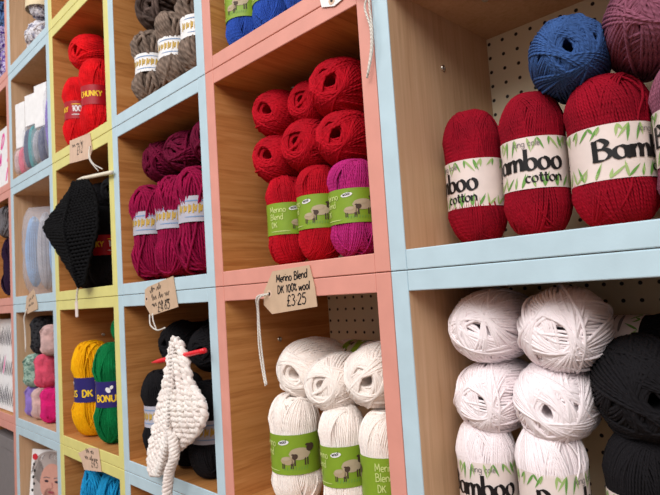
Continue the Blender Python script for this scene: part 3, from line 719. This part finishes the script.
magazine('magazine', P(-3.905, .058, FL(-2) + .014), 22, .15, .238, .014, BLUEP, 'pale blue book standing behind the magazine with a face')

# ------------------------------------------------------------------ column 6 (far left)
g = 'mottled balls in the far left crate'
ball('chunky', 'purplemix', (-4.30, .13, FL(2)), 'purple and white mottled ball standing at lower right in the far left crate', g, None, sh=.55)
ball('chunky', 'purplemix', (-4.60, .13, FL(2)), 'purple and white mottled ball standing left of its twin', g, None, sh=.55)
ball('chunky', 'purplemix', (-4.46, .10, FL(2) + .285), 'purple and white mottled ball in the second layer', g, None, sh=.5)
ball('chunky', 'bluemix', (-4.46, .12, FL(2) + .50), 'blue and black mottled ball on top of the purple ones', g, None, sh=.55)
mb = MB(); L = lambda k: (lambda u, v: (u, -.0004 * k, v)); W_, H_ = .26, .215
mb.box((0, 0, 0), (W_, .004, H_), WHITEP, .0008)
for q, ch in enumerate('DAI'): write(mb, ch, .196 if ch != 'I' else .205, .146 - q * .064, .027, .011, PINKINK, L(1))
for q, ch in enumerate('DAI'): write(mb, ch, .10, .146 - q * .064, .027, .011, PINKINK, L(1))
o = link('lettered_card', mb.mesh('lettered_card', False), None, P(-4.87, .035, FL(1) + .004)); o.rotation_euler = (R_(-7), 0, 0)
tag(o, 'white card with large pink letters leaning in the far left crate', 'card')
g = 'yarn in the dark far left crate'
ball('chunky', 'plum', (-4.42, .14, FL(0)), 'dark plum ball standing in the dim far left crate', g, None)
ball('chunky', 'grey', (-4.42, .12, FL(0) + .53), 'grey ball on top in the dim far left crate', g, None, sh=.55)
mb = MB(); W_, H_ = .28, .275; L = lambda k: (lambda u, v: (u, -.0004 * k, v)); rng = random.Random(9)
mb.box((0, 0, 0), (W_, .005, H_), WHITEP, .0008)
for q in range(15):
    u = .014 + q * .018
    for v0 in (.012, .10, .188):
        ln = rng.uniform(.045, .07); mt = (DARKINK, GREYINK, PINKINK, DARKINK)[rng.randint(0, 3)]
        ribbon(mb, [(u + .008 * t / 6, v0 + ln * t / 6) for t in range(7)], .0105, mt, L(1), taper=True)
o = link('needle_pack', mb.mesh('needle_pack', False), None, P(-4.90, .04, FL(-1) + .004)); o.rotation_euler = (R_(-6), 0, 0)
tag(o, 'white needle pack with dark slanted stripes in the far left crate', 'needle pack')
root = link('storage_box', None, None, P(-4.5, .06, FL(-2))); tag(root, 'plain grey lidded box filling the bottom far left crate', 'box')
mb = MB(); mb.box((-.14, 0, 0), (.14, .18, .22), GREYBOX, .001); link('box_body', mb.mesh('box_body', False), root)
mb = MB(); mb.box((-.143, -.003, .2205), (.143, .183, .255), GREYBOX, .001); link('lid', mb.mesh('lid', False), root)

# ------------------------------------------------------------------ price tags
def price_tag(poly, hole, strings, label, texts, card=KRAFT, y=-.0135, curl=0.0):
    """poly, hole, strings: (x, z) in cubby widths on the front of the crates"""
    cx = sum(p[0] for p in poly) / len(poly); cz = sum(p[1] for p in poly) / len(poly)
    def mp(k): return lambda u, v: ((u - cx) * U, (-.0011 - .0002 * k), (v - cz) * U)
    mb = MB(); fr = [(( x - cx) * U, -.0011, (z - cz) * U) for x, z in poly]; bk = [(x, 0, z) for x, _, z in fr]
    mb.poly(fr, card); mb.poly(list(reversed(bk)), card); mb.grid([fr, bk], card, True)
    if hole: blob(mb, hole[0], hole[1], .016, .016, KRAFT2, mp(1)); blob(mb, hole[0], hole[1], .007, .007, INK, mp(2))
    for kindt, s, p0, p1 in texts:
        dx, dz = p1[0] - p0[0], p1[1] - p0[1]; ln = math.hypot(dx, dz); sl = dz / dx
        if kindt == 't':
            x = dx / sum(G[c][0] for c in s); write(mb, s, p0[0], p0[1], min(x, .032), .0052, INK, mp(1), slope=sl, jit=.08, slant=.08)
        else:
            rng = random.Random(s); pts = []; n = int(ln / .006)
            for k in range(n + 1):
                t = k / n; pts.append((p0[0] + dx * t, p0[1] + dz * t + .009 * sin(k * 1.9 + rng.random()) + (.014 if rng.random() < .12 else 0)))
            ribbon(mb, spline(pts[:10], .003), .005, INK, mp(1))
            ribbon(mb, spline(pts[12:21] if n > 20 else pts[-8:], .003), .005, INK, mp(1))
            if n > 30: ribbon(mb, spline(pts[23:32], .003), .005, INK, mp(1))
    o = link('price_tag', mb.mesh('price_tag', False), None, P(cx, y, cz) * 1.0)
    o.location.y = -.0006 if y == -.0135 else y * U
    tag(o, label, 'price tag', 'handwritten price tags')
    ms = MB()
    for st in strings:
        q = []
        for (x, yy, z) in st: q.append(((x - cx) * U, yy * U - o.location.y, (z - cz) * U))
        px = spline3(q); ms.tube(px, .0013, Y['string'], 6)
    if strings: link('string', ms.mesh('string'), o)
    return o
def spline3(p, n=6):
    p = [Vector(a) for a in p]; e = [2 * p[0] - p[1]] + p + [2 * p[-1] - p[-2]]; out = []
    for i in range(1, len(e) - 2):
        a, b, c, d = e[i - 1:i + 3]
        for k in range(n):
            t = k / n; out.append(.5 * (2 * b + (c - a) * t + (2 * a - 5 * b + 4 * c - d) * t * t + (3 * b - a - 3 * c + d) * t ** 3))
    return out + [p[-1]]
price_tag([(-.647, -.035), (-.585, .042), (-.372, .050), (-.350, -.030), (-.344, -.101), (-.603, -.124), (-.652, -.087)], (-.612, -.045),
          [[(-.612, -.008, -.045), (-.647, -.04, -.055), (-.668, -.025, -.113), (-.676, -.022, -.242), (-.658, -.025, -.339), (-.640, -.028, -.399)],
           [(-.612, -.008, -.045), (-.640, -.036, -.060), (-.658, -.028, -.118), (-.664, -.020, -.24), (-.648, -.024, -.335), (-.634, -.026, -.395)]],
          'kraft price tag with white string hanging below the scarlet balls',
          [('t', 'Merino Blend', (-.566, -.004), (-.385, .006)), ('t', 'DK 100% wool', (-.562, -.046), (-.375, -.036)), ('t', '\u00a33\u00b725', (-.51, -.096), (-.40, -.088))])
price_tag([(-1.658, .018), (-1.623, .032), (-1.358, .072), (-1.323, -.079), (-1.602, -.118), (-1.664, -.06)], (-1.64, -.03),
          [[(-1.60, -.012, -.112), (-1.56, -.03, -.163), (-1.48, -.035, -.188), (-1.40, -.035, -.176)], [(-1.57, -.012, -.108), (-1.53, -.03, -.14), (-1.50, -.03, -.185)]],
          'kraft price tag with short string hanging below the raspberry yarn',
          [('s', 1, (-1.603, .005), (-1.43, .037)), ('s', 2, (-1.584, -.032), (-1.375, -.005)), ('s', 3, (-1.587, -.067), (-1.365, -.039)), ('t', '\u00a34.65', (-1.525, -.100), (-1.40, -.078))])
price_tag([(-2.641, 1.050), (-2.308, 1.022), (-2.278, .905), (-2.321, .864), (-2.654, .900)], (-2.30, .93),
          [[(-2.30, -.012, .93), (-2.26, -.03, .86), (-2.20, -.03, .80), (-2.08, -.03, .745)], [(-2.30, -.012, .93), (-2.25, -.035, .84), (-2.16, -.02, .75)]],
          'pale kraft price tag hanging below the bright red balls',
          [('s', 4, (-2.60, 1.0), (-2.36, .985)), ('t', '\u00a31.2', (-2.52, .93), (-2.40, .93))], KRAFT2)
price_tag([(-3.628, .053), (-3.456, .107), (-3.373, -.015), (-3.375, -.045), (-3.613, -.078), (-3.66, -.046)], (-3.61, -.04),
          [[(-3.61, -.012, -.045), (-3.65, -.02, -.11), (-3.655, -.015, -.2), (-3.63, -.02, -.368)], [(-3.61, -.012, -.045), (-3.64, -.02, -.12), (-3.64, -.015, -.21), (-3.62, -.02, -.35)]],
          'small slanting kraft price tag with long string on the blue column',
          [('s', 5, (-3.57, .02), (-3.44, .06)), ('s', 6, (-3.58, -.02), (-3.42, .01))])
price_tag([(-2.661, -.977), (-2.475, -.915), (-2.337, -.900), (-2.304, -1.03), (-2.568, -1.065), (-2.613, -1.006)], None, [],
          'kraft price tag curling over the rail above the turquoise hanks',
          [('s', 7, (-2.53, -.945), (-2.38, -.935)), ('s', 8, (-2.55, -.985), (-2.36, -.975)), ('t', '\u00a34.5', (-2.45, -1.025), (-2.35, -1.015))], KRAFT2)
price_tag([(-.236, 1.03), (-.114, 1.03), (-.118, .945), (-.161, .937), (-.222, .958)], (-.17, .962),
          [[(-.12, -.012, 1.0), (-.04, -.02, .93), (-.003, -.02, .895), (-.010, -.02, .86), (.008, -.02, .787), (.003, -.02, .716), (-.022, -.02, .631)],
           [(-.12, -.012, 1.01), (-.02, -.02, .94), (.008, -.02, .89), (.010, -.02, .85), (.014, -.02, .787), (.008, -.02, .716), (-.018, -.02, .64)]],
          'white tag at the top edge with a long string over the pink and blue uprights', [], WHITEP)

# ------------------------------------------------------------------ knitted swatches and needles
def lerp(a, b, t): return a + (b - a) * t
def along(pts, t):
    f = t * (len(pts) - 1); i = min(len(pts) - 2, int(f)); return Vector(pts[i]).lerp(Vector(pts[i + 1]), f - i)
def swatch(left, mid, right, rows, rad, mat, label, tail=None, name='knitted_swatch', amp=1.0):
    """left, mid, right: (x, y, z) edges from top to bottom; knitted rows run across"""
    mb = MB(); rng = random.Random(rows)
    allp = left + mid + right; c = P(*[sum(p[k] for p in allp) / len(allp) for k in range(3)])
    LE = spline3([P(*p) - c for p in left], 8); MI = spline3([P(*p) - c for p in mid], 8); RI = spline3([P(*p) - c for p in right], 8)
    back = []
    for r in range(rows):
        t = (r + .5) / rows; a, m, b = along(LE, t), along(MI, t), along(RI, t)
        path = [a, m, b]; L1, L2 = (m - a).length, (b - m).length; pts = []; n = max(10, int((L1 + L2) / (rad * .55)))
        for k in range(n + 1):
            s_ = (L1 + L2) * k / n; p = a.lerp(m, s_ / L1) if s_ < L1 and L1 > 1e-6 else m.lerp(b, min(1, (s_ - L1) / max(L2, 1e-6)))
            w = s_ / (rad * 3.4) * 2 * pi + (pi if r % 2 else 0)
            pts.append(p + Vector((0, -rad * .75 * amp * sin(w), rad * .55 * amp * cos(w))))
        mb.tube([q + Vector([rng.uniform(-1, 1) * rad * .18 for _ in range(3)]) for q in pts], [rad * rng.uniform(.86, 1.14) for q in pts], mat, 6); back.append([a, m, b])
    mb.grid([[tuple(q + Vector((0, rad * .9, 0))) for q in row] for row in back], mat)
    for edge in (LE, RI): mb.tube([p + Vector((rad * .4 * sin(i * 1.7), -rad * .5 * cos(i * 1.7), 0)) for i, p in enumerate(edge)], rad * 1.05, mat, 6)
    mb.tube([p + Vector((rad * .6 * sin(i * 2.1), -rad * .8 - rad * .4 * cos(i * 2.1), 0)) for i, p in enumerate(spline3(MI, 2))], rad * 1.1, mat, 6)
    o = link(name, mb.mesh(name), None, c); tag(o, label, 'knitted swatch')
    if tail:
        mt = MB(); tp = spline3([P(*p) - c for p in tail], 9)
        for ph in (0, 2.1, 4.2): mt.tube([p + Vector((rad * .9 * sin(i * .8 + ph), rad * .9 * cos(i * .8 + ph), 0)) for i, p in enumerate(tp)], rad * .95, mat, 6)
        link('knitted_tail', mt.mesh('knitted_tail'), o)
    return o
swatch([(-1.29, -.05, -.231), (-1.325, -.05, -.289), (-1.375, -.05, -.401), (-1.44, -.05, -.527), (-1.51, -.05, -.656), (-1.57, -.05, -.776), (-1.58, -.05, -.864), (-1.56, -.05, -.895)],
       [(-1.262, -.06, -.22), (-1.245, -.075, -.295), (-1.24, -.085, -.383), (-1.24, -.095, -.485), (-1.245, -.1, -.574), (-1.276, -.095, -.661), (-1.359, -.08, -.763), (-1.465, -.06, -.874)],
       [(-1.235, -.05, -.239), (-1.19, -.05, -.319), (-1.15, -.05, -.424), (-1.075, -.05, -.486), (-1.06, -.05, -.562), (-1.15, -.05, -.655), (-1.319, -.05, -.75), (-1.444, -.05, -.868)],
       25, .0050, Y['knitwhite'], 'white knitted swatch hanging from the red needle in front of black balls',
       [(-1.247, -.105, -.637), (-1.234, -.105, -.697), (-1.238, -.105, -.751), (-1.28, -.105, -.811), (-1.303, -.105, -.868), (-1.319, -.105, -.938), (-1.324, -.105, -.997)])
swatch([(-2.52, -.05, .70), (-2.60, -.06, .66), (-2.72, -.075, .60), (-2.90, -.09, .515), (-2.86, -.09, .45), (-2.70, -.08, .32), (-2.55, -.07, .20), (-2.42, -.06, .09)],
       [(-2.43, -.06, .73), (-2.43, -.075, .66), (-2.44, -.09, .58), (-2.48, -.10, .49), (-2.46, -.11, .40), (-2.42, -.10, .28), (-2.38, -.09, .17), (-2.37, -.07, .07)],
       [(-2.30, -.04, .73), (-2.22, -.04, .66), (-2.18, -.03, .58), (-2.17, -.03, .50), (-2.18, -.03, .40), (-2.24, -.04, .29), (-2.30, -.05, .17), (-2.33, -.06, .08)],
       36, .0034, Y['knitblack'], 'black knitted swatch hanging from the ivory needle on the yellow column', amp=.6)
def needle(a, b, mat, label, knob=True):
    a, b = P(*a), P(*b); mb = MB(); n = 14; L = (b - a); pts = []; rr = []
    for k in range(n + 1):
        t = k / n; pts.append(L * t); rr.append(.0042 if t > .16 else .0012 + .003 * (t / .16))
    mb.tube(pts, rr, mat, 10); o = link('knitting_needle', mb.mesh('knitting_needle'), None, a); tag(o, label, 'knitting needle')
    if knob:
        mk = MB(); d = L.normalized(); mk.tube([L, L + d * .001, L + d * .003, L + d * .005], [.0045, .0062, .0062, .004], mat, 12); link('end_cap', mk.mesh('end_cap'), o)
    return o
needle((-1.50, -.062, -.345), (-1.035, -.045, -.273), NEEDR, 'red knitting needle through the top of the white swatch', False)
needle((-2.41, -.05, .742), (-1.97, -.02, .705), NEEDW, 'ivory knitting needle through the top of the black swatch', False)
mb = MB(); mb.tube(spline3([P(0, 0, .0), P(.012, -.004, -.04), P(-.012, -.004, -.09), P(-.018, -.004, -.13)]), .0022, Y['string'], 6)
o = link('hanging_cord', mb.mesh('hanging_cord'), None, P(-2.40, -.07, .112)); tag(o, 'white cord hanging from the bottom of the black swatch', 'cord')
mk = MB(); mk.box((-.0075, -.001, -.034), (.0045, .001, 0), PAPER, .0004); link('paper_end', mk.mesh('paper_end', False), o, P(-.018, -.004, -.125))

# ------------------------------------------------------------------ light
w = bpy.data.worlds.new('shop_light'); bpy.context.scene.world = w; w.use_nodes = True
nt = w.node_tree; bg = nt.nodes['Background']
tc = nt.nodes.new('ShaderNodeTexCoord'); sp = nt.nodes.new('ShaderNodeSeparateXYZ'); nt.links.new(tc.outputs['Generated'], sp.inputs[0])
mr = nt.nodes.new('ShaderNodeMapRange'); mr.inputs[1].default_value = -1; mr.inputs[2].default_value = 1; nt.links.new(sp.outputs[2], mr.inputs[0])
cr = nt.nodes.new('ShaderNodeValToRGB'); cr.color_ramp.elements[0].color = (.19, .145, .12, 1); cr.color_ramp.elements[1].color = (.92, .94, 1.0, 1)
cr.color_ramp.elements[0].position = .3; cr.color_ramp.elements[1].position = .8
nt.links.new(mr.outputs[0], cr.inputs[0]); nt.links.new(cr.outputs[0], bg.inputs[0]); bg.inputs[1].default_value = .74
def area(name, loc, target, sx, sy, power, col):
    l = bpy.data.lights.new(name, 'AREA'); l.shape = 'RECTANGLE'; l.size = sx; l.size_y = sy; l.energy = power; l.color = col
    o = link(name, l, None, Vector(loc)); o.rotation_euler = (Vector(target) - Vector(loc)).to_track_quat('-Z', 'Y').to_euler(); return o
area('window_light', (.9, -2.3, 1.9), (-.4, 0, 0), 2.6, 1.6, 84, (1, .98, .95))
area('ceiling_light', (-1.2, -1.8, 1.8), (-.6, 0, 0), 1.2, .8, 16, (1, .98, .95))

# ------------------------------------------------------------------ camera
q = [1.128441913118188, -1.37815329448874, -0.04478286855412671, -0.7904040129783863, 0.075203627215921, -0.06518895941242817, 560.6822910700291]
yw, pt, rl = q[3:6]
f = Vector((sin(yw) * cos(pt), cos(yw) * cos(pt), sin(pt))); rt = Vector((cos(yw), -sin(yw), 0)); up = rt.cross(f)
r2 = rt * cos(rl) + up * sin(rl); u2 = -rt * sin(rl) + up * cos(rl)
cam = bpy.data.cameras.new('camera'); co = link('camera', cam)
co.matrix_world = Matrix(((r2.x, u2.x, -f.x, q[0] * U), (r2.y, u2.y, -f.y, q[1] * U), (r2.z, u2.z, -f.z, q[2] * U), (0, 0, 0, 1)))
cam.sensor_width = 36; cam.lens = q[6] / 660 * 36; cam.clip_start = .01
cam.dof.use_dof = True; cam.dof.focus_distance = .62; cam.dof.aperture_fstop = 16
sc = bpy.context.scene; sc.camera = co
sc.view_settings.view_transform = 'Standard'; sc.view_settings.look = 'None'; sc.view_settings.exposure = 0
